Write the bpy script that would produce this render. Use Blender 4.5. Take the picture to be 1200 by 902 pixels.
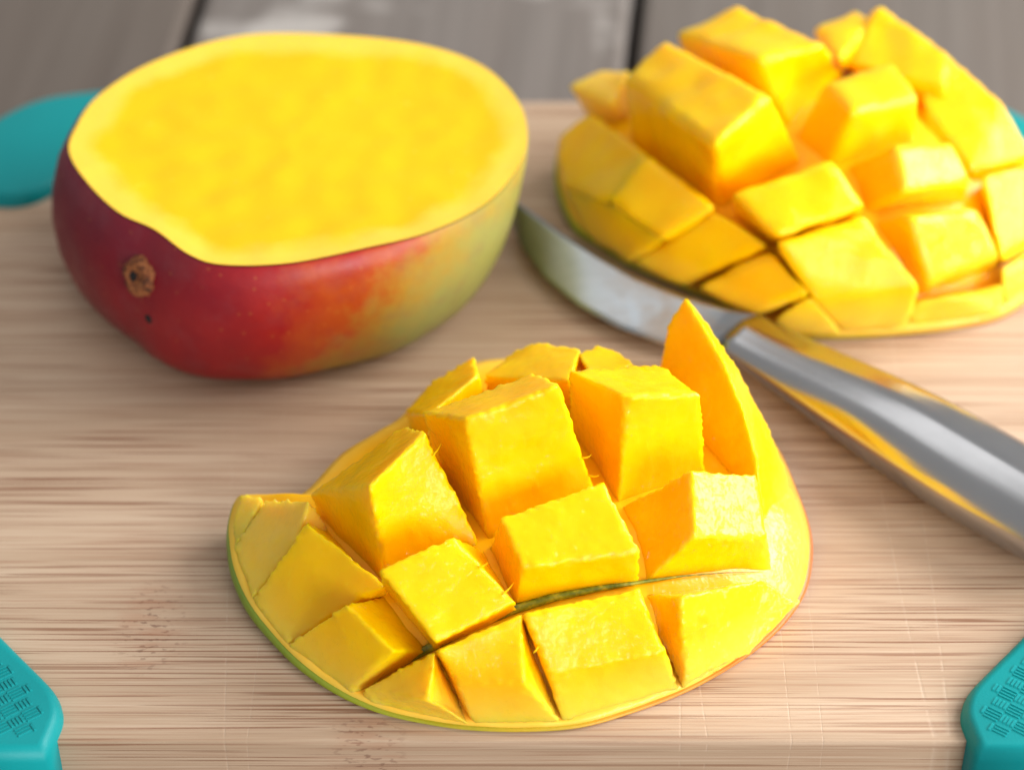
import bpy, bmesh, math, random
from mathutils import Vector, noise

random.seed(7)
scene = bpy.context.scene
for o in list(bpy.data.objects):
    bpy.data.objects.remove(o)

# ------------------------------------------------------------------ camera
IMW, IMH, F_PX = 1200.0, 902.0, 3000.0
PITCH, DIST = math.radians(42.0), 0.54
CAM = Vector((0.0, -DIST * math.cos(PITCH), DIST * math.sin(PITCH)))
FWD = (-CAM).normalized()
RIGHT = Vector((1, 0, 0))
UP = RIGHT.cross(FWD)
cam_data = bpy.data.cameras.new('camera')
cam_data.sensor_width = 36.0
cam_data.lens = 36.0 * F_PX / IMW
cam_data.clip_start, cam_data.clip_end = 0.01, 50.0
cam = bpy.data.objects.new('camera', cam_data)
scene.collection.objects.link(cam)
cam.location = CAM
cam.rotation_euler = (math.pi / 2 - PITCH, 0, 0)
scene.camera = cam
cam_data.dof.use_dof = True
cam_data.dof.focus_distance = 0.478
cam_data.dof.aperture_fstop = 8.8

# ------------------------------------------------------------------ light
world = bpy.data.worlds.new('World')
scene.world = world
world.use_nodes = True
world.node_tree.nodes['Background'].inputs[0].default_value = (1.0, 0.985, 0.965, 1)
world.node_tree.nodes['Background'].inputs[1].default_value = 0.47

def area(name, loc, target, sx, sy, power, col):
    d = bpy.data.lights.new(name, 'AREA')
    d.shape, d.size, d.size_y, d.energy, d.color = 'RECTANGLE', sx, sy, power, col
    o = bpy.data.objects.new(name, d)
    scene.collection.objects.link(o)
    o.location = loc
    o.rotation_euler = (Vector(target) - Vector(loc)).to_track_quat('-Z', 'Y').to_euler()
    return o
area('window_light', (0.80, 0.24, 0.44), (0.0, 0, 0.0), 0.80, 0.62, 19.0, (1.0, 0.975, 0.94))
area('front_fill_light', (0.66, -0.85, 0.34), (0.0, 0, 0.0), 0.8, 0.5, 12.0, (1.0, 0.98, 0.96))  # unseen fill, added to brighten the cube faces turned front and right
area('handle_band_light', (-0.10, 0.42, 0.88), (0.0, 0, 0.0), 0.55, 0.30, 0.8, (1.0, 0.985, 0.96))  # added overhead out of view so the knife handle reflects a bright band

scene.view_settings.view_transform = 'Standard'
scene.view_settings.look = 'None'
scene.view_settings.exposure = 0.0
scene.view_settings.gamma = 1.0
scene.cycles.use_denoising = True
scene.cycles.max_bounces = 8

# ------------------------------------------------------------------ helpers
def ray(px, py):
    return (FWD * F_PX + RIGHT * (px - IMW / 2) + UP * (IMH / 2 - py)).normalized()

def W(px, py, z=0.0):
    """the point of the place seen at a picture position, at height z (cm) over the board"""
    d = ray(px, py)
    t = (z * 0.01 - CAM.z) / d.z
    return CAM + d * t

def link(name, me, mat, parent=None, loc=None):
    o = bpy.data.objects.new(name, me)
    scene.collection.objects.link(o)
    if mat is not None and len(me.materials) == 0:
        me.materials.append(mat)
    if parent is not None:
        o.parent = parent
    if loc is not None:
        o.location = loc
    return o

def from_bm(name, bm, mat, parent=None, loc=None, smooth=True):
    me = bpy.data.meshes.new(name)
    bm.normal_update()
    bm.to_mesh(me)
    bm.free()
    if smooth:
        me.polygons.foreach_set('use_smooth', [True] * len(me.polygons))
    return link(name, me, mat, parent, loc)

def tag(o, label, cat=None, group=None, kind=None):
    o['label'] = label
    if cat: o['category'] = cat
    if group: o['group'] = group
    if kind: o['kind'] = kind
    return o

def empty(name, loc):
    o = bpy.data.objects.new(name, None)
    o.empty_display_size = 0.02
    scene.collection.objects.link(o)
    o.location = loc
    return o

def catmull(pts, n):
    """closed smooth curve through pts (Vectors), n points per span"""
    out, m = [], len(pts)
    for i in range(m):
        p0, p1, p2, p3 = pts[i - 1], pts[i], pts[(i + 1) % m], pts[(i + 2) % m]
        for k in range(n):
            t = k / n
            out.append(0.5 * ((2 * p1) + (p2 - p0) * t + (2 * p0 - 5 * p1 + 4 * p2 - p3) * t * t
                              + (3 * p1 - p0 - 3 * p2 + p3) * t * t * t))
    return out

# ------------------------------------------------------------------ node helper
class N:
    def __init__(s, name):
        s.m = bpy.data.materials.new(name)
        s.m.use_nodes = True
        s.t = s.m.node_tree
        s.bsdf = s.t.nodes['Principled BSDF']
    def add(s, kind, **kw):
        n = s.t.nodes.new(kind)
        for k, v in kw.items():
            setattr(n, k, v)
        return n
    def put(s, sock, v):
        if isinstance(v, bpy.types.NodeSocket):
            s.t.links.new(v, sock)
        else:
            sock.default_value = v
    def coord(s, scale=(1, 1, 1), rot=(0, 0, 0), loc=(0, 0, 0), kind='Object'):
        c = s.add('ShaderNodeTexCoord')
        m = s.add('ShaderNodeMapping')
        m.inputs['Scale'].default_value = scale
        m.inputs['Rotation'].default_value = rot
        m.inputs['Location'].default_value = loc
        s.t.links.new(c.outputs[kind], m.inputs[0])
        return m.outputs[0]
    def noise(s, vec, scale, detail=3, rough=0.5, dist=0.0):
        n = s.add('ShaderNodeTexNoise')
        s.put(n.inputs['Vector'], vec)
        n.inputs['Scale'].default_value = scale
        n.inputs['Detail'].default_value = detail
        n.inputs['Roughness'].default_value = rough
        n.inputs['Distortion'].default_value = dist
        return n.outputs[0]
    def ramp(s, fac, stops):
        r = s.add('ShaderNodeValToRGB')
        els = r.color_ramp.elements
        while len(els) < len(stops):
            els.new(0.5)
        for e, (p, c) in zip(els, stops):
            e.position = p
            e.color = (c, c, c, 1) if isinstance(c, (int, float)) else (*c, 1)
        s.put(r.inputs[0], fac)
        return r.outputs[0]
    def mix(s, fac, a, b, mode='MIX'):
        n = s.add('ShaderNodeMix', data_type='RGBA', blend_type=mode)
        for sock, v in ((n.inputs['Factor'], fac), (n.inputs[6], a), (n.inputs[7], b)):
            if isinstance(v, tuple) and len(v) == 3:
                v = (*v, 1)
            s.put(sock, v)
        return n.outputs[2]
    def math(s, op, a, b=0.0, c=0.0, clamp=False):
        n = s.add('ShaderNodeMath', operation=op, use_clamp=clamp)
        s.put(n.inputs[0], a); s.put(n.inputs[1], b); s.put(n.inputs[2], c)
        return n.outputs[0]
    def attr(s, name):
        n = s.add('ShaderNodeAttribute', attribute_name=name)
        return n.outputs['Fac']
    def bump(s, h, strength, dist, normal=None):
        b = s.add('ShaderNodeBump')
        b.inputs['Strength'].default_value = strength
        b.inputs['Distance'].default_value = dist
        s.put(b.inputs['Height'], h)
        if normal is not None:
            s.put(b.inputs['Normal'], normal)
        return b.outputs[0]
    def sep(s, vec):
        n = s.add('ShaderNodeSeparateXYZ')
        s.put(n.inputs[0], vec)
        return n.outputs
    def set(s, **kw):
        for k, v in kw.items():
            s.put(s.bsdf.inputs[k.replace('_', ' ')], v)

# ------------------------------------------------------------------ materials
def flesh_material(name, sss=0.7, spec=0.10):
    n = N(name)
    c = n.coord()
    big = n.noise(c, 60, 3)
    col = n.ramp(big, [(0.3, (1.0, 0.48, 0.0)), (0.55, (1.0, 0.545, 0.0)), (0.75, (1.0, 0.60, 0.001))])
    fib = n.noise(n.coord(scale=(1, 1, 0.35)), 700, 3, 0.6)
    col = n.mix(n.ramp(fib, [(0.58, 0.0), (0.80, 0.30)]), col, (1.0, 0.70, 0.03))
    mott = n.noise(c, 260, 4, 0.65)
    edge = n.attr('rim')
    e2 = n.math('ADD', edge, n.math('MULTIPLY', n.math('SUBTRACT', mott, 0.5), n.math('MULTIPLY', edge, 1.2)), clamp=True)
    col = n.mix(e2, col, (0.93, 0.60, 0.075))
    n.set(Base_Color=col)
    fine = n.noise(c, 1700, 3, 0.6)
    drops = n.ramp(n.noise(c, 1150, 1, 0.4), [(0.63, 0.0), (0.70, 1.0)])
    wavy = n.noise(n.coord(scale=(1, 1, 0.5)), 330, 3, 0.55)
    h = n.math('ADD', n.math('MULTIPLY', fine, 0.16), n.math('MULTIPLY', drops, 0.30))
    h = n.math('ADD', h, n.math('MULTIPLY', wavy, 1.1))
    n.set(Normal=n.bump(h, 0.07, 0.0006))
    rough = n.ramp(n.noise(c, 240, 3), [(0.35, 0.30), (0.65, 0.45)])
    n.set(Roughness=rough, Subsurface_Weight=sss, Subsurface_Scale=0.005, Specular_IOR_Level=spec,
          Coat_Weight=n.attr('wet'), Coat_Roughness=0.06, Coat_IOR=1.36)
    ch = n.math('ADD', n.math('MULTIPLY', wavy, 1.6), n.math('MULTIPLY', n.noise(c, 820, 2, 0.5), 0.55))
    dew = n.ramp(n.noise(n.coord(scale=(1, 1, 0.6)), 1050, 1, 0.4), [(0.64, 0.0), (0.72, 1.0)])
    n.set(Coat_Normal=n.bump(dew, 0.9, 0.0007, n.bump(ch, 0.55, 0.0008)))
    n.bsdf.inputs['Subsurface Radius'].default_value = (1.0, 0.55, 0.05)
    return n.m
M_flesh = flesh_material('mango_flesh')
M_core = flesh_material('mango_flesh_core', 0.0, 0.25)

def cheek_skin_material(name, gx0, gx1):
    """green at one end, yellow then orange-red at the other, along the fruit's length"""
    n = N(name)
    c = n.coord()
    x = n.sep(c)[0]
    t = n.math('DIVIDE', n.math('SUBTRACT', x, gx0), gx1 - gx0)
    t = n.math('ADD', t, n.math('MULTIPLY', n.math('SUBTRACT', n.noise(c, 90, 3), 0.5), 0.25))
    col = n.ramp(t, [(0.05, (0.19, 0.30, 0.02)), (0.30, (0.34, 0.38, 0.02)), (0.5, (0.52, 0.38, 0.012)),
                     (0.72, (0.66, 0.28, 0.015)), (0.95, (0.55, 0.14, 0.02))])
    n.set(Base_Color=col, Roughness=0.4, Subsurface_Weight=0.15, Subsurface_Scale=0.002,
          Normal=n.bump(n.noise(c, 900, 3), 0.2, 0.0004))
    return n.m

def simple(name, col, rough=0.5, **kw):
    n = N(name)
    n.set(Base_Color=(*col, 1), Roughness=rough, **kw)
    return n.m

n = N('mango_red_skin')
c = n.coord()
x, y, z = n.sep(c)
t = n.math('MULTIPLY', x, 10.0)
t = n.math('SUBTRACT', t, n.math('MULTIPLY', z, 7.0))
t = n.math('ADD', t, n.math('MULTIPLY', n.math('SUBTRACT', n.noise(c, 42, 5, 0.68), 0.5), 0.60))
t = n.math('ADD', t, 0.68)
col = n.ramp(t, [(0.0, (0.15, 0.004, 0.020)), (0.32, (0.25, 0.005, 0.014)), (0.52, (0.36, 0.010, 0.012)),
                 (0.68, (0.46, 0.07, 0.008)), (0.80, (0.40, 0.24, 0.03)), (0.96, (0.29, 0.29, 0.07))])
blo = n.noise(c, 130, 4, 0.65)
col = n.mix(n.ramp(blo, [(0.50, 0.0), (0.8, 0.35)]), col, (0.22, 0.06, 0.07))
vor = n.add('ShaderNodeTexVoronoi')
n.put(vor.inputs['Vector'], c); vor.inputs['Scale'].default_value = 330
dots = n.ramp(vor.outputs['Distance'], [(0.06, 1.0), (0.16, 0.0)])
col = n.mix(n.math('MULTIPLY', dots, 0.16), col, (0.62, 0.30, 0.06))
n.set(Base_Color=col, Roughness=n.ramp(n.noise(c, 160, 3), [(0.3, 0.34), (0.7, 0.5)]),
      Subsurface_Weight=0.04, Subsurface_Scale=0.002, Specular_IOR_Level=0.4,
      Normal=n.bump(n.noise(c, 500, 3), 0.15, 0.0005))
M_redskin = n.m

n = N('mango_cut_face')
c = n.coord()
mott = n.noise(c, 170, 5, 0.62)
edge = n.attr('rim')
e = n.math('ADD', edge, n.math('MULTIPLY', n.math('SUBTRACT', mott, 0.5), 0.45), clamp=True)
e = n.math('ADD', e, n.math('MULTIPLY', n.math('SUBTRACT', n.noise(c, 55, 3), 0.5), 0.9), clamp=True)
pale = n.ramp(e, [(0.40, 0.0), (0.80, 1.0)])
inner = n.ramp(n.noise(c, 26, 2), [(0.3, (1.0, 0.485, 0.0)), (0.7, (1.0, 0.53, 0.0))])
col = n.mix(pale, inner, (0.96, 0.59, 0.06))
spk = n.ramp(n.noise(c, 420, 2), [(0.72, 0.0), (0.78, 0.3)])
col = n.mix(spk, col, (0.98, 0.72, 0.16))
n.set(Base_Color=col, Roughness=0.4, Subsurface_Weight=0.5, Subsurface_Scale=0.0035, Specular_IOR_Level=0.25,
      Normal=n.bump(n.math('ADD', n.noise(c, 420, 4), n.math('MULTIPLY', n.noise(n.coord(scale=(260, 30, 1), rot=(0, 0, 0.5)), 1.0, 2), 0.5)), 0.04, 0.0006))
n.bsdf.inputs['Subsurface Radius'].default_value = (1.0, 0.45, 0.06)
M_cut = n.m

# board wood, grain along x
n = N('bamboo_board')
c = n.coord()
x, y, z = n.sep(c)
base = n.ramp(n.noise(n.coord(scale=(5, 150, 150)), 1.0, 3, 0.6),
              [(0.25, (0.41, 0.285, 0.188)), (0.5, (0.50, 0.36, 0.25)), (0.75, (0.57, 0.43, 0.31))])
fine = n.noise(n.coord(scale=(22, 2100, 2100)), 1.0, 3, 0.65)
base = n.mix(n.ramp(fine, [(0.36, 0.60), (0.50, 0.0)]), base, (0.36, 0.20, 0.125))
base = n.mix(n.ramp(fine, [(0.56, 0.0), (0.70, 0.45)]), base, (0.64, 0.50, 0.375))
st = n.noise(n.coord(scale=(18, 1650, 1650), loc=(3.1, 1.7, 0)), 1.0, 1, 0.5)
stm = n.ramp(st, [(0.575, 0.0), (0.63, 1.0)])
patch = n.ramp(n.noise(n.coord(scale=(14, 60, 60), loc=(7.7, 0.4, 0)), 1.0, 2), [(0.34, 0.25), (0.56, 1.0)])
stm = n.math('MULTIPLY', n.math('MULTIPLY', stm, patch), 0.9)
base = n.mix(stm, base, (0.23, 0.105, 0.055))
wide = n.ramp(n.noise(n.coord(scale=(9, 110, 110), loc=(1.3, 5.2, 0)), 1.0, 2), [(0.60, 0.0), (0.74, 0.22)])
base = n.mix(wide, base, (0.33, 0.17, 0.095))
# node of the bamboo, left of the near fruit: a patch of dark pits
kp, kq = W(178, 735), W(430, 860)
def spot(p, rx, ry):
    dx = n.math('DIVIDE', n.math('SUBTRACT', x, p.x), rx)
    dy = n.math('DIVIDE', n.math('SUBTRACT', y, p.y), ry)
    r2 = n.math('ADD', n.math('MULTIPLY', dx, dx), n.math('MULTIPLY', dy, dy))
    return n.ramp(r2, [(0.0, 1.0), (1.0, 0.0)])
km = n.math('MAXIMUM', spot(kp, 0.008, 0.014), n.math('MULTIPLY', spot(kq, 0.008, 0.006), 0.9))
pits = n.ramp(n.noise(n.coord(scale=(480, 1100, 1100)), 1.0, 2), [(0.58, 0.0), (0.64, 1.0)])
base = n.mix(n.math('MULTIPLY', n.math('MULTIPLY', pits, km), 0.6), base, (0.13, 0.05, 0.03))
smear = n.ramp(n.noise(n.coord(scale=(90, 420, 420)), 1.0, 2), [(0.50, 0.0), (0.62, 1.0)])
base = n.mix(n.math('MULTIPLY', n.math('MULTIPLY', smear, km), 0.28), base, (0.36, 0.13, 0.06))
# pale knife scratches across the grain
scr = None
for rot, sx, loc in ((0.22, 45, 0.0), (-0.62, 60, 4.0), (0.95, 40, 13.0)):
    s1 = n.ramp(n.noise(n.coord(scale=(sx, 1.6, 1.6), rot=(0, 0, rot), loc=(loc, loc * 0.3, 0)), 1.0, 0), [(0.664, 0.0), (0.666, 1.0), (0.667, 1.0), (0.669, 0.0)])
    brk = n.ramp(n.noise(n.coord(scale=(60, 500, 500), loc=(loc, 0, 0)), 1.0, 2), [(0.38, 0.0), (0.55, 1.0)])
    s1 = n.math('MULTIPLY', s1, brk)
    scr = s1 if scr is None else n.math('MAXIMUM', scr, s1)
base = n.mix(n.math('MULTIPLY', scr, 0.30), base, (0.72, 0.60, 0.48))
n.set(Base_Color=base, Roughness=0.55, Specular_IOR_Level=0.35)
hh = n.math('SUBTRACT', n.math('MULTIPLY', fine, 0.6), n.math('MULTIPLY', stm, 0.7))
hh = n.math('SUBTRACT', hh, n.math('MULTIPLY', scr, 0.6))
n.set(Normal=n.bump(hh, 0.35, 0.0004))
M_board = n.m

n = N('teal_rubber')
c = n.coord()
n.set(Base_Color=n.ramp(n.noise(c, 40, 2), [(0.3, (0.0, 0.24, 0.255)), (0.7, (0.0, 0.265, 0.28))]), Roughness=0.45,
      Specular_IOR_Level=0.25, Normal=n.bump(n.noise(c, 2200, 2), 0.12, 0.0003))
M_teal = n.m

n = N('brushed_steel')
c = n.coord()
br = n.noise(c, 40, 2)
n.set(Base_Color=n.ramp(br, [(0.3, (0.37, 0.375, 0.39)), (0.7, (0.43, 0.435, 0.45))]), Metallic=1.0,
      Roughness=n.ramp(n.noise(c, 120, 3), [(0.3, 0.22), (0.7, 0.26)]))
M_steel = n.m
n = N('juice_stained_blade')
c = n.coord()
x, y, z = n.sep(c)
br = n.noise(n.coord(scale=(60, 900, 900)), 1.0, 3)
juice = n.ramp(n.noise(c, 110, 4, 0.6), [(0.40, 0.0), (0.64, 0.55)])
near = n.math('MULTIPLY', n.math('ADD', x, 0.040), 40.0, clamp=True)
jm = n.math('MULTIPLY', juice, near)
n.set(Base_Color=n.mix(jm, n.ramp(br, [(0.3, (0.36, 0.39, 0.42)), (0.7, (0.41, 0.44, 0.47))]), (0.40, 0.24, 0.10)),
      Metallic=n.math('SUBTRACT', 1.0, n.math('MULTIPLY', jm, 0.8)), Roughness=n.math('ADD', 0.30, n.math('MULTIPLY', jm, 0.2)))
M_blade = n.m

def plank_material(name, a, b, white):
    n = N(name)
    g = n.noise(n.coord(scale=(160, 5, 160)), 1.0, 4, 0.6)
    col = n.ramp(g, [(0.3, a), (0.7, b)])
    lo = n.noise(n.coord(scale=(30, 7, 30)), 1.0, 3)
    col = n.mix(n.ramp(lo, [(0.45, 0.0), (0.75, 0.5)]), col, (0.12, 0.092, 0.076))
    wn = n.noise(n.coord(scale=(22, 30, 22), loc=(2.0, 3.0, 0)), 1.0, 3)
    col = n.mix(n.ramp(wn, [(0.56, 0.0), (0.66, white)]), col, (0.62, 0.59, 0.56))
    n.set(Base_Color=col, Roughness=0.8, Normal=n.bump(g, 0.4, 0.0008))
    return n.m
M_planks = [plank_material('weathered_plank_brown', (0.100, 0.080, 0.066), (0.145, 0.120, 0.102), 0.0),
            plank_material('weathered_plank_grey', (0.135, 0.117, 0.105), (0.195, 0.172, 0.157), 0.5),
            plank_material('weathered_plank_umber', (0.105, 0.088, 0.075), (0.150, 0.130, 0.115), 0.1)]
M_dark = simple('dark_underside', (0.02, 0.018, 0.016), 0.9)
n = N('stem_cork')
c = n.coord()
n.set(Base_Color=n.ramp(n.noise(c, 480, 4, 0.7), [(0.38, (0.03, 0.012, 0.006)), (0.5, (0.22, 0.06, 0.015)), (0.66, (0.42, 0.16, 0.05))]), Roughness=0.8,
      Normal=n.bump(n.noise(c, 900, 3), 0.6, 0.0008))
M_scar = n.m
M_hole = simple('stem_hole', (0.006, 0.004, 0.004), 0.8)
M_fibre = simple('pale_fibre', (0.93, 0.62, 0.14), 0.4)
n = N('green_inner_skin')
c = n.coord()
n.set(Base_Color=n.ramp(n.noise(c, 700, 3), [(0.35, (0.10, 0.14, 0.006)), (0.55, (0.22, 0.26, 0.012)), (0.75, (0.48, 0.44, 0.02))]),
      Roughness=0.35, Normal=n.bump(n.noise(c, 1500, 2), 0.4, 0.0004))
M_groove = n.m

# ------------------------------------------------------------------ table of weathered planks
TABLE_Z = -0.0235
def bevel_box(x0, x1, y0, y1, z0, z1, b, seg=2):
    bm = bmesh.new()
    bmesh.ops.create_cube(bm, size=1)
    for v in bm.verts:
        v.co = Vector((x0 if v.co.x < 0 else x1, y0 if v.co.y < 0 else y1, z0 if v.co.z < 0 else z1))
    bmesh.ops.bevel(bm, geom=bm.edges[:], offset=b, segments=seg, profile=0.5, affect='EDGES')
    return bm
tab = from_bm('table', bevel_box(-0.62, 0.62, -0.45, 0.75, TABLE_Z - 0.05, TABLE_Z - 0.024, 0.002), M_dark, loc=(0, 0, 0))
tag(tab, 'weathered grey plank table top under the cutting board', 'table')
tab['kind'] = 'structure'
del tab['category']
zt = TABLE_Z * 100
gA = W(215, 55, zt), W(231, 0, zt)
gB = W(739, 65, zt), W(746, 0, zt)
ang = math.atan2(gB[1].x - gB[0].x, gB[1].y - gB[0].y)
xa = gA[0].x - gA[0].y * math.tan(ang)
xb = gB[0].x - gB[0].y * math.tan(ang)
pw = xb - xa
for i in range(-4, 5):
    gap = 0.0016
    x0, x1 = xa + pw * i + gap, xa + pw * (i + 1) - gap
    bm = bevel_box(x0, x1, -0.44, 0.74, -0.022, 0.0, 0.0022)
    o = from_bm('plank', bm, M_planks[(i + 1) % 3 if i in (-1, 0, 1) else i % 3], tab, smooth=False)
    o.location = (0, 0, TABLE_Z)
    o.rotation_euler = (0, 0, -ang)

# ------------------------------------------------------------------ cutting board with corner grips
y_front, y_back = W(600, 868).y, W(600, 120).y
HALF = 0.1315
board = empty('cutting_board', (0, (y_front + y_back) / 2, -0.018))
tag(board, 'pale striped wooden cutting board with teal rubber corners', 'cutting board')
BOFF = -board.location
bm = bmesh.new()
RC = 0.03
plan0 = []
for cx, cy, a0 in ((HALF - RC, y_back - RC, 0), (-HALF + RC, y_back - RC, 90), (-HALF + RC, y_front + RC, 180), (HALF - RC, y_front + RC, 270)):
    for k in range(9):
        a = math.radians(a0 + 90 * k / 8)
        plan0.append((cx + RC * math.cos(a), cy + RC * math.sin(a)))
lo = [bm.verts.new((a, b, -0.018)) for a, b in plan0]
hi = [bm.verts.new((a, b, 0.0)) for a, b in plan0]
bm.faces.new(hi); bm.faces.new(list(reversed(lo)))
for i in range(len(plan0)):
    j = (i + 1) % len(plan0)
    bm.faces.new((lo[i], lo[j], hi[j], hi[i]))
bmesh.ops.bevel(bm, geom=[e for e in bm.edges if abs(e.verts[0].co.z - e.verts[1].co.z) < 1e-6], offset=0.0022, segments=4, profile=0.5, affect='EDGES')
bo = from_bm('board', bm, M_board, board, smooth=True)
bo.location = BOFF
for p in bo.data.polygons: p.use_smooth = True
# plan of one corner grip (front left), mirrored to the others
G = [W(0, 738, 0.3), W(32, 770, 0.3), W(62, 801, 0.3), W(71, 820, 0.3), W(72, 836, 0.3), W(66, 853, 0.3), W(60, 867, 0.3)]
outx, outy = -HALF - 0.004, W(600, 882, 0.3).y
d0 = (G[0] - G[2]).normalized()
tside = (outx - G[0].x) / d0.x
A0 = G[0] + d0 * tside
plan = [Vector((p.x, p.y)) for p in reversed(G)]
plan = [Vector((G[-1].x - 0.0010, outy))] + plan + [Vector((A0.x, A0.y))]
R0 = 0.03
core = [Vector((p.x, p.y, 0)) for p in plan]
sm = []
for i in range(len(core) - 1):
    p0, p1, p2, p3 = core[max(i - 1, 0)], core[i], core[i + 1], core[min(i + 2, len(core) - 1)]
    for k in range(4):
        t = k / 4
        sm.append(0.5 * ((2 * p1) + (p2 - p0) * t + (2 * p0 - 5 * p1 + 4 * p2 - p3) * t * t + (3 * p1 - p0 - 3 * p2 + p3) * t * t * t))
plan = [Vector((p.x, p.y)) for p in sm] + [Vector((A0.x, A0.y))]
for k in range(9):
    a = math.pi + (math.pi / 2) * k / 8
    plan.append(Vector((outx + R0 + R0 * math.cos(a), outy + R0 + R0 * math.sin(a))))
plan = [p for i, p in enumerate(plan) if i not in (1, 2, 3)]
nose = Vector((G[3].x, G[3].y))
# far grips: a rounder pad over the far corner
farp = catmull([W(a, b, .3) for a, b in ((205, 128), (190, 108), (150, 101), (115, 103), (60, 110), (20, 123), (-22, 148), (-48, 185), (-40, 215), (-10, 230), (30, 230), (62, 215), (100, 185), (150, 155), (190, 142))], 4)
far_plan = [Vector((p.x, p.y)) for p in farp]
def grip_mesh(pl, sx):
    bm = bmesh.new()
    m = len(pl)
    area2 = sum(pl[i].x * pl[(i + 1) % m].y - pl[(i + 1) % m].x * pl[i].y for i in range(m))
    nin = []
    for i in range(m):
        t = (pl[(i + 1) % m] - pl[i]).normalized() + (pl[i] - pl[i - 1]).normalized()
        t.normalize()
        c2 = max(0.5, (pl[(i + 1) % m] - pl[i]).normalized().dot(t))
        nin.append(Vector((-t.y, t.x)) * (1 if area2 > 0 else -1) / c2)
    rows = []
    for ins, z in ((0.0012, -0.0225), (0.0, -0.0210), (0.0, 0.0002), (0.0002, 0.0011), (0.0006, 0.0020), (0.0012, 0.0027), (0.0018, 0.0030), (0.0023, 0.0031)):
        rows.append([bm.verts.new(((p.x + nin[i].x * ins) * sx, p.y + nin[i].y * ins - cyb, z)) for i, p in enumerate(pl)])
    for a, b in zip(rows, rows[1:]):
        for i in range(m): bm.faces.new((a[i], a[(i + 1) % m], b[(i + 1) % m], b[i]))
    bm.faces.new(rows[-1]); bm.faces.new(list(reversed(rows[0])))
    bmesh.ops.triangulate(bm, faces=[f for f in bm.faces if len(f.verts) > 4])
    bmesh.ops.recalc_face_normals(bm, faces=bm.faces[:])
    return bm
cyb = (y_front + y_back) / 2
def inside(p, poly, margin):
    ins, dmin, m = False, 9, len(poly)
    for i in range(m):
        a, b = poly[i], poly[(i + 1) % m]
        if (a.y > p.y) != (b.y > p.y) and p.x < (b.x - a.x) * (p.y - a.y) / (b.y - a.y) + a.x:
            ins = not ins
        ab = b - a
        t = max(0, min(1, (p - a).dot(ab) / max(ab.length_squared, 1e-12)))
        dmin = min(dmin, (p - a - ab * t).length)
    return ins and dmin > margin
def ridge_mesh(sx):
    """basket weave of small raised bars on the grip's top"""
    bm = bmesh.new()
    cell, rot = 0.0030, math.radians(35)
    cs, sn = math.cos(rot), math.sin(rot)
    for i in range(-16, 17):
        for j in range(-16, 17):
            for k in range(4):
                off = (k - 1.5) * cell * 0.25
                u, v = i * cell, j * cell
                hl, hw = cell * 0.49, cell * 0.085
                horiz = (i + j) % 2 == 0
                uu, vv = (u, v + off) if horiz else (u + off, v)
                ex, ey = (hl, hw) if horiz else (hw, hl)
                w = lambda a, b: Vector((nose.x + (uu + a) * cs - (vv + b) * sn, nose.y + (uu + a) * sn + (vv + b) * cs))
                if w(0, 0).y < W(600, 862, .3).y: continue
                if not all(inside(w(a, b), plan, 0.0030) for a, b in ((-ex, -ey), (ex, ey))): continue
                lo = [w(-ex, -ey), w(ex, -ey), w(ex, ey), w(-ex, ey)]
                hi = [w(-ex * .9, -ey * .5), w(ex * .9, -ey * .5), w(ex * .9, ey * .5), w(-ex * .9, ey * .5)]
                L = [bm.verts.new((p.x * sx, p.y - cyb, 0.0029)) for p in lo]
                H = [bm.verts.new((p.x * sx, p.y - cyb, 0.00330)) for p in hi]
                bm.faces.new(H); bm.faces.new(list(reversed(L)))
                for q in range(4):
                    bm.faces.new((L[q], L[(q + 1) % 4], H[(q + 1) % 4], H[q]))
    bmesh.ops.recalc_face_normals(bm, faces=bm.faces[:])
    return bm
for sx, near_side, lab in ((1, True, 'near left'), (-1, True, 'near right'), (1, False, 'far left'), (-1, False, 'far right')):
    g = from_bm('corner_grip', grip_mesh(plan if near_side else far_plan, sx), M_teal, board)
    g.location = (0, 0, 0.018)
    g['label'] = 'teal rubber corner grip at the %s corner of the board' % lab
    if near_side:
        r = from_bm('tread_ridges', ridge_mesh(sx), M_teal, g, smooth=False)
        r['kind'] = 'stuff'

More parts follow.
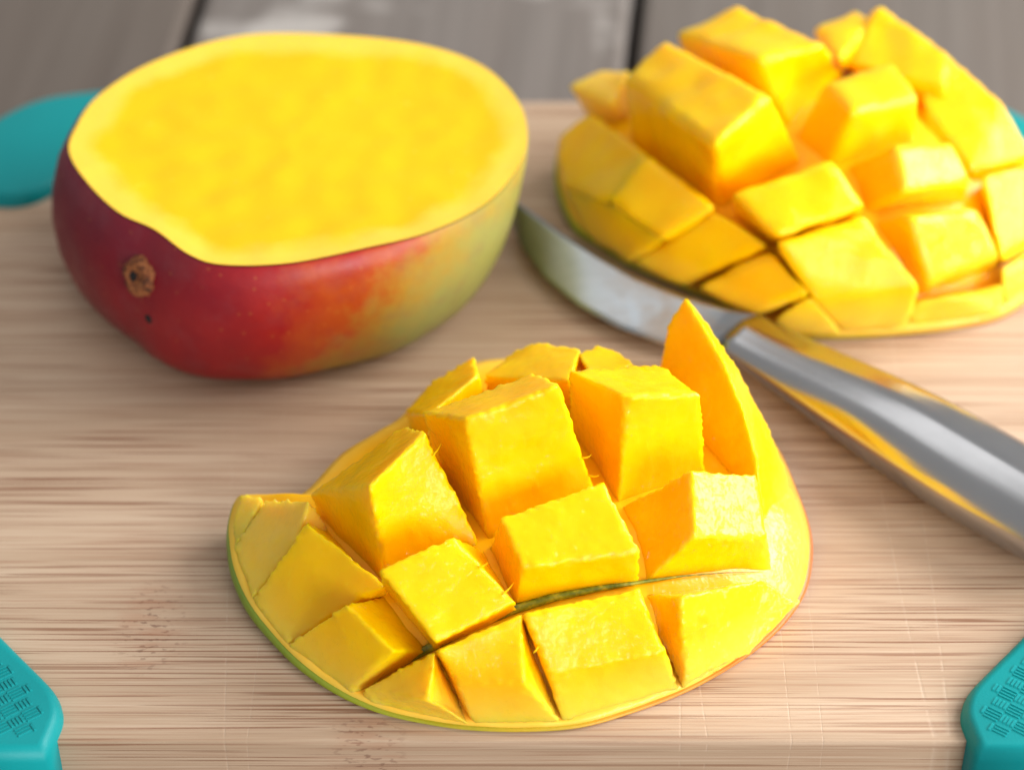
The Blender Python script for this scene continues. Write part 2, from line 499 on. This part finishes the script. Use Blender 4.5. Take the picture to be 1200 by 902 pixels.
# ------------------------------------------------------------------ scored mango halves
class Dome:
    """low dome of flesh on its skin: footprint rim (picture points with heights), apex height H (cm)"""
    def __init__(s, rim, centre, H, power=2.2, boost=2.0):
        s.boost = boost
        s.rim = catmull([W(*p) for p in rim], 5)
        s.c = W(*centre)
        s.H = H * 0.01
        s.p = power
        s.n = len(s.rim)
        s.tab = []
        for k in range(720):
            s.tab.append(s._rim(math.cos(2 * math.pi * k / 720), math.sin(2 * math.pi * k / 720)))
    def _rim(s, dx, dy):
        best, bz = 1e9, 0
        for i in range(s.n):
            a, b = s.rim[i], s.rim[(i + 1) % s.n]
            ax, ay, bx, by = a.x - s.c.x, a.y - s.c.y, b.x - s.c.x, b.y - s.c.y
            ex, ey = bx - ax, by - ay
            den = dx * ey - dy * ex
            if abs(den) < 1e-12: continue
            t = (ax * ey - ay * ex) / den
            u = (ax * dy - ay * dx) / den
            if t > 0 and -1e-6 <= u <= 1 + 1e-6 and t < best:
                best, bz = t, a.z + (b.z - a.z) * u
        return best, bz
    def rad(s, x, y):
        """r (0 centre, 1 rim) and the rim height in that direction"""
        dx, dy = x - s.c.x, y - s.c.y
        L = math.hypot(dx, dy)
        f = (math.atan2(dy, dx) / (2 * math.pi) * 720) % 720
        k = int(f); f -= k
        b0, z0 = s.tab[k % 720]; b1, z1 = s.tab[(k + 1) % 720]
        return L / (b0 + (b1 - b0) * f), z0 + (z1 - z0) * f
    def zat(s, r, zr, ang):
        r = min(r, 1.0)
        p = s.p + s.boost * max(0.0, math.cos(ang)) ** 2
        t = max(0.0, min(1.0, (r - 0.70) / 0.22)); t = t * t * (3 - 2 * t)
        w = max(0.0, min(1.0, (max(-math.sin(ang), -math.cos(ang) * (1.0 if math.sin(ang) < 0.2 else 0.0)) - 0.15) / 0.4)); w = w * w * (3 - 2 * w)
        return zr + (s.H - zr) * (1 - r ** p) * (1 - 0.8 * t * w)
    def z_xy(s, x, y):
        r, zr = s.rad(x, y)
        return s.zat(r, zr, math.atan2(y - s.c.y, x - s.c.x)), r, zr
    def hit(s, px, py):
        z = 1.0
        for k in range(40):
            p = W(px, py, z)
            zz, r, zr = s.z_xy(p.x, p.y)
            z += 0.4 * (zz * 100 - z)
        return W(px, py, z), r
    def build(s, name, mat, skin_mat, parent, rings=22):
        org = parent.location
        bm = bmesh.new()
        lay = bm.verts.layers.float.new('rim')
        wet = bm.verts.layers.float.new('wet')
        cv = bm.verts.new(Vector((s.c.x, s.c.y, s.H)) - org)
        prev = None
        for k in range(1, rings + 1):
            r = (k / rings) ** 0.8
            row = []
            for q in s.rim:
                p = Vector((s.c.x + (q.x - s.c.x) * r, s.c.y + (q.y - s.c.y) * r, s.zat(r, q.z, math.atan2(q.y - s.c.y, q.x - s.c.x))))
                p.z += 0.0004 * noise.noise(p * 220) * (1 if r < .97 else .3)
                v = bm.verts.new(p - org)
                v[lay] = max(0, (r - 0.86) / 0.14) * 0.9
                ca = (q.x - s.c.x) / max(1e-6, math.hypot(q.x - s.c.x, q.y - s.c.y))
                v[wet] = 0.05 + 0.95 * max(0.0, min(1.0, (r - 0.62) / 0.15)) * max(0.0, min(1.0, (ca - 0.25) / 0.4))
                row.append(v)
            if prev is None:
                for i in range(s.n): bm.faces.new((cv, row[i], row[(i + 1) % s.n]))
            else:
                for i in range(s.n): bm.faces.new((prev[i], row[i], row[(i + 1) % s.n], prev[(i + 1) % s.n]))
            prev = row
        low = [bm.verts.new(Vector((s.c.x + (q.x - s.c.x) * .97, s.c.y + (q.y - s.c.y) * .97, 0.0004)) - org) for q in s.rim]
        for i in range(s.n): bm.faces.new((prev[i], low[i], low[(i + 1) % s.n], prev[(i + 1) % s.n]))
        bm.faces.new(list(reversed(low)))
        bmesh.ops.recalc_face_normals(bm, faces=bm.faces[:])
        o = from_bm('flesh_base', bm, mat, parent)
        # skin: a thin bowl edge under the flesh
        bm = bmesh.new()
        rows = []
        for off, zf, z0 in ((-0.0001, 1.0, -0.0001), (0.0003, 0.95, -0.0001), (0.0007, 0.6, 0.0), (0.0003, 0.25, 0.0), (-0.003, 0.0, 0.0001)):
            row = []
            for i, q in enumerate(s.rim):
                tdir = (s.rim[(i + 1) % s.n] - s.rim[i - 1]); tdir.z = 0; tdir.normalize()
                nrm = Vector((tdir.y, -tdir.x, 0))
                if nrm.dot(q - s.c) < 0: nrm = -nrm
                p = q + nrm * off
                p.z = max(0.0001, q.z * zf + z0)
                row.append(bm.verts.new(p - org))
            rows.append(row)
        for a, b in zip(rows, rows[1:]):
            for i in range(s.n): bm.faces.new((a[i], b[i], b[(i + 1) % s.n], a[(i + 1) % s.n]))
        bmesh.ops.recalc_face_normals(bm, faces=bm.faces[:])
        from_bm('skin', bm, skin_mat, parent)

def refine(bm, size, rounds=6):
    for k in range(rounds):
        ed = [e for e in bm.edges if e.calc_length() > size]
        if not ed: break
        bmesh.ops.subdivide_edges(bm, edges=ed, cuts=1, use_grid_fill=True)
        bmesh.ops.triangulate(bm, faces=[f for f in bm.faces if len(f.verts) > 4])

def block(dome, parent, top, base, name='flesh_cube', size=0.0010, bev=0.0005, rag=1.0, pale=0.0, flush=False, lump=1.0, soft=2, wet=0.5):
    """a scored chunk of flesh: its top outline and, corner for corner, where it grows out of the base"""
    org = parent.location
    bm = bmesh.new()
    T = [W(*p) for p in top]
    if flush:       # the outer corners run out level with the uncut flesh at the skin
        for i, p in enumerate(top):
            zz, r, zr = dome.z_xy(T[i].x, T[i].y)
            if p[2] < 0.9:
                q, r = dome.hit(p[0], p[1])
                _, zr = dome.rad(q.x, q.y)
                k = 0.985 / r
                T[i] = Vector((dome.c.x + (q.x - dome.c.x) * k, dome.c.y + (q.y - dome.c.y) * k, zr + 0.0008))
    B = []
    for p in base:
        if len(p) == 3:
            B.append(W(*p))
        else:
            q, r = dome.hit(*p)
            q.z = max(0.0008, q.z - 0.0015)
            if flush and r > 0.84:
                k = 0.985 / r
                q = Vector((dome.c.x + (q.x - dome.c.x) * k, dome.c.y + (q.y - dome.c.y) * k, 0.0008))
            B.append(q)
    tv = [bm.verts.new(p) for p in T]
    bv = [bm.verts.new(p) for p in B]
    m = len(T)
    bm.faces.new(tv); bm.faces.new(list(reversed(bv)))
    for i in range(m):
        bm.faces.new((bv[i], bv[(i + 1) % m], tv[(i + 1) % m], tv[i]))
    bmesh.ops.recalc_face_normals(bm, faces=bm.faces[:])
    bmesh.ops.bevel(bm, geom=bm.edges[:], offset=bev, segments=2, profile=0.6, affect='EDGES', clamp_overlap=True)
    bmesh.ops.triangulate(bm, faces=[f for f in bm.faces if len(f.verts) > 4])
    sharp = set()
    refine(bm, size)
    for k in range(soft):
        bmesh.ops.smooth_vert(bm, verts=bm.verts[:], factor=0.5, use_axis_x=True, use_axis_y=True, use_axis_z=True)
    bm.normal_update()
    lay = bm.verts.layers.float.new('rim')
    wl = bm.verts.layers.float.new('wet')
    seed = Vector((len(bpy.data.objects) * 0.37, 1.3, 4.1))
    for v in bm.verts:
        p = v.co
        # curvature at this vertex tells the cut edges from the flat faces
        curv = 0.0
        for e in v.link_edges:
            if len(e.link_faces) == 2:
                curv = max(curv, e.link_faces[0].normal.angle(e.link_faces[1].normal, 0.0))
        k = min(1.0, curv / 0.5)
        d = lump * 0.00028 * noise.noise(p * 160 + seed) + 0.00010 * noise.noise(p * 600 + seed)
        d += k * rag * 0.00062 * noise.noise(p * 1100 + seed)
        v.co = p + v.normal * d
        v[wl] = wet
        r, zr = dome.rad(p.x, p.y)
        low = max(0.0, 1.0 - max(0.0, p.z - zr) / 0.011)
        v[lay] = max(pale, max(0.0, min(1.0, (r - 0.84) / 0.16)) * low * 0.9)
    for v in bm.verts:
        v.co = v.co - org
    return from_bm(name, bm, M_flesh, parent)

def tube(pts, rad, name, mat, parent, sides=6):
    org = parent.location
    bm = bmesh.new()
    rows = []
    for i, p in enumerate(pts):
        d = (pts[min(i + 1, len(pts) - 1)] - pts[max(i - 1, 0)]).normalized()
        a = d.orthogonal().normalized(); b = d.cross(a)
        rr = rad[i] if isinstance(rad, list) else rad
        rows.append([bm.verts.new(p + (a * math.cos(t) + b * math.sin(t)) * rr - org) for t in [2 * math.pi * k / sides for k in range(sides)]])
    for a, b in zip(rows, rows[1:]):
        for i in range(sides): bm.faces.new((a[i], a[(i + 1) % sides], b[(i + 1) % sides], b[i]))
    bm.faces.new(list(reversed(rows[0]))); bm.faces.new(rows[-1])
    return from_bm(name, bm, mat, parent)

# ---- near half
near = empty('mango_half', W(610, 690, 0))
tag(near, 'sharp scored mango half, flesh cubes turned outward, lying nearest on the board', 'mango', 'mango halves scored into cubes')
rimN = [(269, 636, .75), (275, 668, .6), (291, 704, .48), (317, 739, .36), (354, 777, .28), (402, 810, .2), (450, 831, .14), (500, 843, .1), (550, 850, .1),
        (615, 852, .1), (680, 847, .1), (740, 830, .1), (800, 807, .1), (850, 780, .1), (890, 752, .12), (920, 722, .15), (940, 690, .2), (948, 655, .25),
        (947, 617, .35), (932, 572, .4), (908, 520, .5), (870, 478, .6), (800, 446, .8), (720, 430, 1.0), (640, 420, 1.2), (556, 425, 1.2), (500, 456, 1.2),
        (470, 488, 1.1), (440, 507, 1.0), (400, 532, .9), (355, 578, .8), (318, 588, .9), (282, 580, 1.0), (269, 608, .8)]
dN = Dome(rimN, (605, 690, 0), 1.85)
M_skinN = cheek_skin_material('mango_skin_green_to_orange', -0.058, 0.058)
dN.build('near', M_core, M_skinN, near)
def grow(top, g):
    cx = sum(p[0] for p in top) / len(top); cy = sum(p[1] for p in top) / len(top)
    return [(cx + (p[0] - cx) * g, cy + (p[1] - cy) * g, p[2]) for p in top]
bN = lambda top, base, name='flesh_cube', **k: block(dN, near, grow(top, 1.025 if name == 'flesh_cube' else 1.0), base, name, **k)
# middle row
bN([(445, 668, 2.7), (530, 630, 2.9), (603, 704, 2.0), (512, 752, 1.7)], [(453, 690), (572, 640), (606, 714), (509, 756)])
bN([(588, 606, 3.0), (706, 566, 3.15), (749, 645, 2.4), (614, 664, 2.5)], [(572, 638), (712, 590), (747, 686), (604, 712)])
bN([(811, 551, 3.2), (884, 557, 2.5), (897, 630, 1.8), (816, 628, 2.6)], [(722, 592), (892, 575), (905, 668), (750, 683)], wet=1.0)
bN([(345, 753, .5), (405, 708, 1.9), (462, 763, 1.5), (420, 802, .45)], [(345, 756), (455, 690), (508, 757), (420, 806)], 'flesh_wedge', flush=True)
# front row
bN([(426, 806, .5), (511, 762, 1.65), (503, 818, .95), (551, 848, .15), (440, 822, .2)], [(424, 810), (510, 762), (545, 830), (552, 850, .04), (436, 829, .05)], 'flesh_wedge')
bN([(513, 762, 1.7), (611, 719, 2.0), (613, 798, 1.2), (541, 802, 1.0)], [(512, 762), (610, 719), (659, 849, .04), (555, 851, .04)])
bN([(613, 719, 2.05), (748, 690, 2.0), (778, 763, 1.2), (645, 788, 1.1)], [(612, 719), (748, 689), (796, 809, .04), (661, 849, .04)])
bN([(796, 700, 2.1), (895, 677, 1.55), (932, 708, .9), (876, 766, .35), (803, 798, .4)], [(752, 689), (892, 676), (938, 700), (884, 757, .05), (799, 807, .04)], 'flesh_wedge', wet=1.0)
# back row, leaning away
bN([(434, 567, 3.6), (497, 506, 3.9), (474, 500, 3.4), (366, 576, 2.1)], [(453, 688), (566, 640), (505, 545), (370, 600)])
bN([(546, 490, 4.3), (655, 451, 4.6), (622, 438, 4.2), (497, 483, 3.7)], [(574, 634), (703, 586), (655, 505), (510, 545)])
bN([(735, 463, 4.0), (820, 462, 3.6), (772, 427, 3.4), (668, 434, 3.9)], [(724, 590), (828, 560), (800, 500), (668, 500)])
bN([(303, 702, .5), (358, 612, 2.3), (452, 686, 1.8), (345, 751, .5)], [(303, 706), (385, 615), (455, 690), (345, 755)], 'flesh_wedge', flush=True)
bN([(276, 642, .75), (313, 584, 1.35), (363, 586, 2.2), (347, 632, 1.7), (303, 701, .5)], [(274, 648), (318, 592), (390, 618), (380, 640), (303, 705)], 'flesh_wedge', pale=0.75, flush=True)
bN([(268, 640, .6), (282, 579, 1.25), (309, 581, 1.35), (275, 641, .8)], [(270, 647), (284, 592), (312, 592), (276, 650)], 'flesh_wedge', pale=0.8)
# far edge pieces seen over the back row
bN([(474, 482, 1.7), (506, 446, 1.9), (556, 416, 2.2), (560, 440, 2.6), (500, 487, 2.6)], [(480, 500), (512, 470), (558, 445), (575, 480), (520, 520)], 'flesh_wedge')
bN([(566, 440, 2.3), (602, 412, 2.2), (632, 400, 2.5), (681, 409, 2.8), (668, 446, 3.0)], [(575, 470), (605, 445), (640, 432), (690, 450), (670, 490)], 'flesh_wedge')
bN([(676, 414, 2.8), (702, 405, 2.7), (724, 411, 2.7), (743, 427, 2.7), (700, 448, 3.0)], [(690, 460), (705, 445), (740, 440), (765, 450), (720, 490)], 'flesh_wedge')
# tall pointed wedge at the right: a flat cut face with a rounded outer side
pa, pb, pc = W(803, 347, 3.7), W(772, 430, 2.1), W(886, 560, 1.7)
pn = (pb - pa).cross(pc - pa)
def on_face(px, py):
    d = ray(px, py)
    t = (pa - CAM).dot(pn) / d.dot(pn)
    return (px, py, (CAM + d * t).z * 100)
face = [(803, 347), (822, 378), (846, 420), (872, 482), (886, 535), (896, 612), (820, 600), (774, 500), (772, 430), (783, 380)]
outer = [(804, 349, 3.6), (828, 378, 3.2), (860, 424, 2.5), (897, 493, 1.6), (920, 548, .9), (932, 612, .1), (860, 620, .1), (790, 510, .3), (776, 434, 1.5), (785, 384, 2.8)]
bN([on_face(*q) for q in face], outer, 'flesh_wedge')
# skin showing at the bottom of the long open cut
g1 = [(426, 806), (470, 781), (511, 759), (560, 735), (605, 717), (650, 704), (700, 694), (745, 687), (800, 679), (850, 675), (890, 674)]
gp = []
for q in g1:
    p, r = dN.hit(*q)
    p.z += 0.0010
    gp.append(p)
gp = [p for k in range(len(gp) - 1) for p in (gp[k], (gp[k] + gp[k + 1]) / 2)] + [gp[-1]]
gr = [0.0004, .0007, .0009, .0009, .0009, .0008, .0006, .0004, .0002, .0001, .0001]
gr = [r for k in range(len(gr) - 1) for r in (gr[k], (gr[k] + gr[k + 1]) / 2)] + [gr[-1]]
tube(gp, gr, 'exposed_skin', M_groove, near)
# a few fine strands standing off the cut edges
for a, b, f, dx, dy in (((497, 506, 3.9), (566, 640), 0.18, 7, -9), ((530, 630, 2.9), (603, 704, 2.0), 0.85, 10, -9), ((530, 630, 2.9), (603, 704, 2.0), 0.45, 9, -3),
                        ((655, 451, 4.6), (703, 586), 0.62, 8, -2), ((655, 451, 4.6), (703, 586), 0.78, 9, 1), ((613, 719, 2.05), (645, 788, 1.1), 0.55, -6, 9)):
    A = W(*a); B = dN.hit(*b)[0] if len(b) == 2 else W(*b)
    p = A.lerp(B, f)
    q = p + (W(a[0] + dx, a[1] + dy, a[2]) - A)
    tube([p - (q - p) * 0.3, p + (q - p) * 0.35 + Vector((0, 0, -0.0002)), p + (q - p) * 0.75, q + Vector((0, 0, 0.0003))], [0.00022, 0.00016, 0.00011, 0.00004], 'fibre', M_flesh, near, 5)

# ---- far half
far = empty('mango_half', W(930, 270, 0))
tag(far, 'scored mango half with flesh cubes turned outward, lying beyond the knife', 'mango', 'mango halves scored into cubes')
rimF = [(653, 190, .9), (658, 225, .5), (675, 262, .3), (705, 285, .2), (740, 308, .15), (800, 334, .12), (855, 358, .1), (905, 385, .1), (945, 392, .1), (1000, 392, .1),
        (1060, 388, .1), (1115, 382, .1), (1170, 369, .12), (1212, 338, .2), (1234, 290, .3), (1234, 235, .4), (1215, 185, .6), (1170, 150, .8), (1100, 128, 1.0),
        (1000, 112, 1.1), (900, 108, 1.1), (800, 115, 1.1), (735, 128, 1.1), (690, 142, 1.1), (660, 162, 1.1)]
dF = Dome(rimF, (935, 262, 0), 2.55, boost=0.5)
M_skinF = cheek_skin_material('mango_skin_yellow_green', -0.095, 0.10)
dF.build('far', M_core, M_skinF, far)
bF = lambda top, base, name='flesh_cube', **k: block(dF, far, grow(top, 1.11), base, name, size=0.0018, bev=0.0013, rag=0.6, lump=2.0, soft=4, **k)
bF([(655, 160, 1.5), (692, 132, 2.1), (756, 180, 2.7), (713, 233, 1.9), (660, 216, .9)], [(656, 175), (705, 155), (765, 200), (720, 243), (664, 228)], 'flesh_wedge')
bF([(714, 234, 1.9), (758, 182, 2.7), (836, 242, 2.5), (778, 278, 1.8)], [(720, 245), (768, 200), (842, 258), (780, 285)])
bF([(664, 222, .9), (712, 236, 1.8), (776, 280, 1.7), (738, 304, .6), (692, 274, .5)], [(666, 232), (718, 246), (780, 288), (740, 309), (695, 281)], 'flesh_wedge')
bF([(743, 306, .6), (833, 248, 2.5), (897, 287, 2.1), (803, 332, .6)], [(745, 310), (842, 258), (902, 294), (805, 335)], 'flesh_wedge')
bF([(822, 336, .9), (900, 294, 2.0), (947, 343, 1.5), (886, 366, .7)], [(815, 340), (904, 297), (950, 348), (880, 369)], 'flesh_wedge')
bF([(908, 374, .7), (949, 347, 1.4), (988, 390, .25), (914, 388, .25)], [(900, 376), (950, 350), (988, 393), (908, 389)], 'flesh_wedge')
bF([(737, 90, 3.4), (780, 50, 3.7), (893, 108, 4.4), (836, 165, 4.2)], [(738, 170), (815, 120), (948, 188), (845, 243)])
bF([(798, 38, 3.3), (863, 8, 3.6), (962, 52, 4.0), (886, 66, 4.3)], [(815, 115), (880, 80), (1005, 110), (928, 150)])
bF([(956, 31, 2.9), (1002, 12, 2.9), (1021, 24, 3.0), (984, 70, 3.3)], [(960, 90), (1000, 75), (1040, 80), (990, 105)])
bF([(1024, 13, 3.3), (1034, 9, 3.3), (1112, 64, 2.9), (1104, 96, 2.9), (995, 74, 2.7)], [(1010, 90), (1045, 85), (1125, 115), (1105, 140), (1010, 110)], 'flesh_wedge')
bF([(972, 95, 3.8), (1045, 73, 3.7), (1074, 114, 3.6), (1000, 130, 4.0)], [(926, 160), (1045, 115), (1072, 170), (972, 198)])
bF([(862, 226, 3.2), (970, 190, 3.5), (1010, 240, 2.9), (912, 274, 2.8)], [(856, 246), (980, 205), (1013, 248), (908, 286)])
bF([(1052, 168, 3.5), (1112, 165, 3.0), (1134, 210, 2.5), (1062, 224, 3.0)], [(984, 192), (1115, 190), (1136, 236), (1014, 246)], wet=1.0)
bF([(914, 284, 2.6), (1009, 257, 2.7), (1076, 333, 1.4), (952, 345, 1.3)], [(908, 292), (1013, 254), (1066, 387), (987, 391)])
bF([(1070, 255, 2.7), (1142, 246, 2.3), (1168, 300, 1.4), (1090, 330, 1.3)], [(1016, 252), (1147, 250), (1175, 308), (1078, 345)], wet=1.0)
bF([(1113, 67, 2.9), (1168, 118, 2.6), (1204, 180, 1.8), (1136, 190, 2.2), (1084, 110, 2.6)], [(1110, 130), (1190, 165), (1220, 205), (1142, 218), (1085, 160)], 'flesh_wedge')
bF([(1075, 352, .8), (1128, 342, .8), (1176, 330, .8), (1166, 366, .3), (1066, 366, .35)], [(1072, 358), (1130, 348), (1190, 330), (1172, 368), (1064, 384)], 'flesh_wedge')
bF([(1152, 206, 2.4), (1202, 194, 1.9), (1222, 268, 1.1), (1174, 302, 1.3)], [(1146, 218), (1208, 205), (1228, 275), (1176, 308)], 'flesh_wedge')
bF([(1174, 312, 1.1), (1216, 288, .9), (1206, 334, .5), (1176, 350, .5)], [(1172, 318), (1222, 292), (1212, 336), (1176, 358)], 'flesh_wedge')
bF([(664, 98, 2.3), (700, 82, 2.4), (737, 82, 2.8), (716, 121, 2.4)], [(690, 142), (725, 125), (752, 122), (735, 142)], 'flesh_wedge', pale=0.9)

# ------------------------------------------------------------------ middle slab of the mango, with its stone inside
slab = empty('mango_slab', W(345, 330, 0))
tag(slab, 'thick red-skinned middle slab of a mango with its flat yellow cut face up', 'mango')
ZT = 3.5
topN = [(82, 180), (90, 150), (118, 112), (185, 72), (285, 43), (400, 43), (495, 54), (560, 76), (600, 110), (617, 148), (611, 190), (572, 238), (505, 272), (430, 291),
        (340, 309), (262, 311), (222, 299), (182, 270), (140, 250), (104, 216)]
ring0 = catmull([W(x, y, ZT) for x, y in topN], 8)
cs = sum(ring0, Vector()) / len(ring0)
m = len(ring0)
nr = []
for i in range(m):
    t = ring0[(i + 3) % m] - ring0[i - 3]
    v = Vector((t.y, -t.x, 0)).normalized()
    if v.dot(ring0[i] - cs) < 0: v = -v
    nr.append(v)
ring_s = [sum((ring0[(i + d) % m] for d in range(-16, 17)), Vector()) / 33 + nr[i] * 0.0022 for i in range(m)]
org = slab.location
bm = bmesh.new()
rows = []
prof = [(0.0, 1.0), (0.0012, 0.985), (0.0030, 0.88), (0.0046, 0.70), (0.0050, 0.52), (0.0040, 0.34), (0.0018, 0.18), (-0.0020, 0.06), (-0.006, 0.008), (-0.012, 0.003)]
for off, zf in prof:
    row = []
    for i, q in enumerate(ring0):
        p = q.lerp(ring_s[i], (1 - zf) ** 0.8) + nr[i] * ((off if off < 0 else off * (1.0 - 0.75 * max(0.0, nr[i].x))) - 0.0075 * max(0.0, nr[i].x) * (1 - zf) ** 1.3)
        p += nr[i] * 0.0042 * max(0.0, -nr[i].x) * (1 - zf) ** 1.5
        p.z = ZT * 0.01 * zf - 0.0001
        p += nr[i] * 0.0006 * noise.noise(p * 45) * (0 if zf > 0.99 else 1)
        row.append(bm.verts.new(p - org))
    rows.append(row)
for a, b in zip(rows, rows[1:]):
    for i in range(m): bm.faces.new((a[i], b[i], b[(i + 1) % m], a[(i + 1) % m]))
bm.faces.new(rows[-1])
bmesh.ops.recalc_face_normals(bm, faces=bm.faces[:])
from_bm('skin', bm, M_redskin, slab)
bm = bmesh.new()
lay = bm.verts.layers.float.new('rim')
prev = None
rings = 26
cv = bm.verts.new(cs - org + Vector((0, 0, -0.0008)))
for k in range(1, rings + 1):
    r = k / rings
    row = []
    for i, q in enumerate(ring0):
        p = cs + (q - cs) * r + (nr[i] * 0.0001 if k == rings else Vector())
        dist = (q - cs).length * (1 - r)
        p.z = ZT * 0.01 + 0.0003 - 0.0012 * (1 - r ** 4) + 0.00035 * noise.noise(p * 150) * min(1, dist / 0.004)
        v = bm.verts.new(p - org)
        v[lay] = max(0.0, min(1.0, 1.12 - dist / 0.011))
        row.append(v)
    if prev is None:
        for i in range(m): bm.faces.new((cv, row[i], row[(i + 1) % m]))
    else:
        for i in range(m): bm.faces.new((prev[i], row[i], row[(i + 1) % m], prev[(i + 1) % m]))
    prev = row
bmesh.ops.recalc_face_normals(bm, faces=bm.faces[:])
if bm.faces[0].normal.z < 0: bmesh.ops.reverse_faces(bm, faces=bm.faces[:])
from_bm('cut_face', bm, M_cut, slab)
# stem scar: a corky ring with a dark hollow, on the near left side
bpy.context.view_layer.update()
def side_point(px, py):
    """where the sight line meets the slab's side"""
    best = None
    o = CAM; d = ray(px, py)
    me = [c for c in slab.children if c.name.startswith('skin')][0]
    ok, loc, nm, idx = me.ray_cast(o - org, d)
    return (loc + org, nm) if ok else (W(px, py, 1.5), Vector((-.5, -.8, 0)))
def disc_bump(name, px, py, r_out, prof, mat, parent, lay_out=0.0):
    p, nm = side_point(px, py)
    a = nm.orthogonal().normalized(); b = nm.cross(a)
    bm = bmesh.new(); prev = None
    S = 20
    for rr, hh in prof:
        row = []
        for k in range(S):
            t = 2 * math.pi * k / S
            w = 1 + 0.30 * noise.noise(Vector((math.cos(t) * 2, math.sin(t) * 2, rr * 900 + px)))
            row.append(bm.verts.new(p - org + (a * math.cos(t) + b * math.sin(t)) * rr * r_out * w + nm * hh))
        if prev:
            for k in range(S): bm.faces.new((prev[k], row[k], row[(k + 1) % S], prev[(k + 1) % S]))
        prev = row
    bm.faces.new(prev)
    bmesh.ops.recalc_face_normals(bm, faces=bm.faces[:])
    return from_bm(name, bm, mat, parent)
sc = disc_bump('stem_scar', 165, 324, 0.0038, [(1.3, -0.0008), (1.05, 0.0006), (0.85, 0.0017), (0.6, 0.0016), (0.3, 0.0008)], M_scar, slab)
sc['label'] = 'brown corky stem scar'
disc_bump('stem_hollow', 158, 322, 0.0014, [(1.0, -0.0006), (0.9, 0.0012), (0.4, 0.0013)], M_hole, sc)
disc_bump('skin_blemish', 174, 374, 0.0012, [(1.0, -0.0004), (0.7, 0.0002), (0.3, 0.0003)], M_hole, slab)

# ------------------------------------------------------------------ knife
knife = empty('kitchen_knife', W(900, 400, 0))
tag(knife, 'stainless steel knife with smooth rounded metal handle lying across the board', 'knife')
org = knife.location
ZB = 0.45
# blade: flat tapered plate, edge towards the camera
up_e = [(598, 236), (622, 252), (660, 278), (700, 302), (745, 328), (800, 350), (850, 364), (892, 373)]
lo_e = [(600, 264), (612, 292), (640, 328), (680, 360), (725, 384), (775, 403), (815, 411), (852, 405)]
bm = bmesh.new()
T, B = [], []
K = len(up_e)
STEP = 10
secs = []
for k in range(K):
    a, b = W(*up_e[k], ZB + 0.15), W(*lo_e[k], ZB - 0.15)
    row = []
    for s in range(STEP + 1):
        f = s / STEP
        p = a.lerp(b, f)
        th = 0.0009 * (1 - f) + 0.00012 if f < 1 else 0.00005
        row.append((bm.verts.new(p + Vector((0, 0, th)) - org), bm.verts.new(p - Vector((0, 0, th)) - org)))
    secs.append(row)
for a, b in zip(secs, secs[1:]):
    for s in range(STEP):
        bm.faces.new((a[s][0], b[s][0], b[s + 1][0], a[s + 1][0]))
        bm.faces.new((a[s][1], a[s + 1][1], b[s + 1][1], b[s][1]))
    bm.faces.new((a[0][0], a[0][1], b[0][1], b[0][0]))
    bm.faces.new((a[STEP][0], b[STEP][0], b[STEP][1], a[STEP][1]))
for row, rev in ((secs[0], False), (secs[-1], True)):
    for s in range(STEP):
        q = (row[s][0], row[s + 1][0], row[s + 1][1], row[s][1])
        bm.faces.new(q if rev else tuple(reversed(q)))
bmesh.ops.recalc_face_normals(bm, faces=bm.faces[:])
bl = from_bm('blade', bm, M_blade, knife)
# handle: rounded bar with a soft ridge, growing wider to its butt
h0, h1 = W(868, 392, .6), W(1290, 640, .85)
axis = (h1 - h0); L = axis.length; ax = axis.normalized()
ax_h = Vector((ax.x, ax.y, 0)).normalized()
side = Vector((-ax_h.y, ax_h.x, 0))
bm = bmesh.new()
rows = []
ST, SG = 40, 44
for k in range(ST + 1):
    f = k / ST
    c0 = h0 + axis * f
    ss = lambda q: (lambda t: t * t * (3 - 2 * t))(max(0.0, min(1.0, q)))
    w = 0.0072 + 0.0036 * ss(f / 0.75) + 0.0010 * math.sin(f * math.pi)
    if f > 0.9: w *= math.sqrt(max(0.05, 1 - ((f - 0.9) / 0.1) ** 2 * 0.9))
    hgt = 0.0034 + 0.0040 * ss(f / 0.55) + 0.0005 * math.sin(f * math.pi)
    if f > 0.9: hgt *= math.sqrt(max(0.05, 1 - ((f - 0.9) / 0.1) ** 2 * 0.9))
    row = []
    for s in range(SG):
        t = 2 * math.pi * s / SG
        ct, sn = math.cos(t), math.sin(t)
        e = 0.95
        u = math.copysign(abs(ct) ** e, ct) * w
        v = math.copysign(abs(sn) ** 0.95, sn) * hgt
        if sn > 0:   # soft ridge along the upper side
            v += 0.0005 * math.exp(-((u / w + 0.05) / 0.20) ** 2)
        row.append(bm.verts.new(c0 + side * u + Vector((0, 0, v)) - org))
    rows.append(row)
for a, b in zip(rows, rows[1:]):
    for s in range(SG): bm.faces.new((a[s], a[(s + 1) % SG], b[(s + 1) % SG], b[s]))
bm.faces.new(list(reversed(rows[0]))); bm.faces.new(rows[-1])
bmesh.ops.recalc_face_normals(bm, faces=bm.faces[:])
from_bm('handle', bm, M_steel, knife)
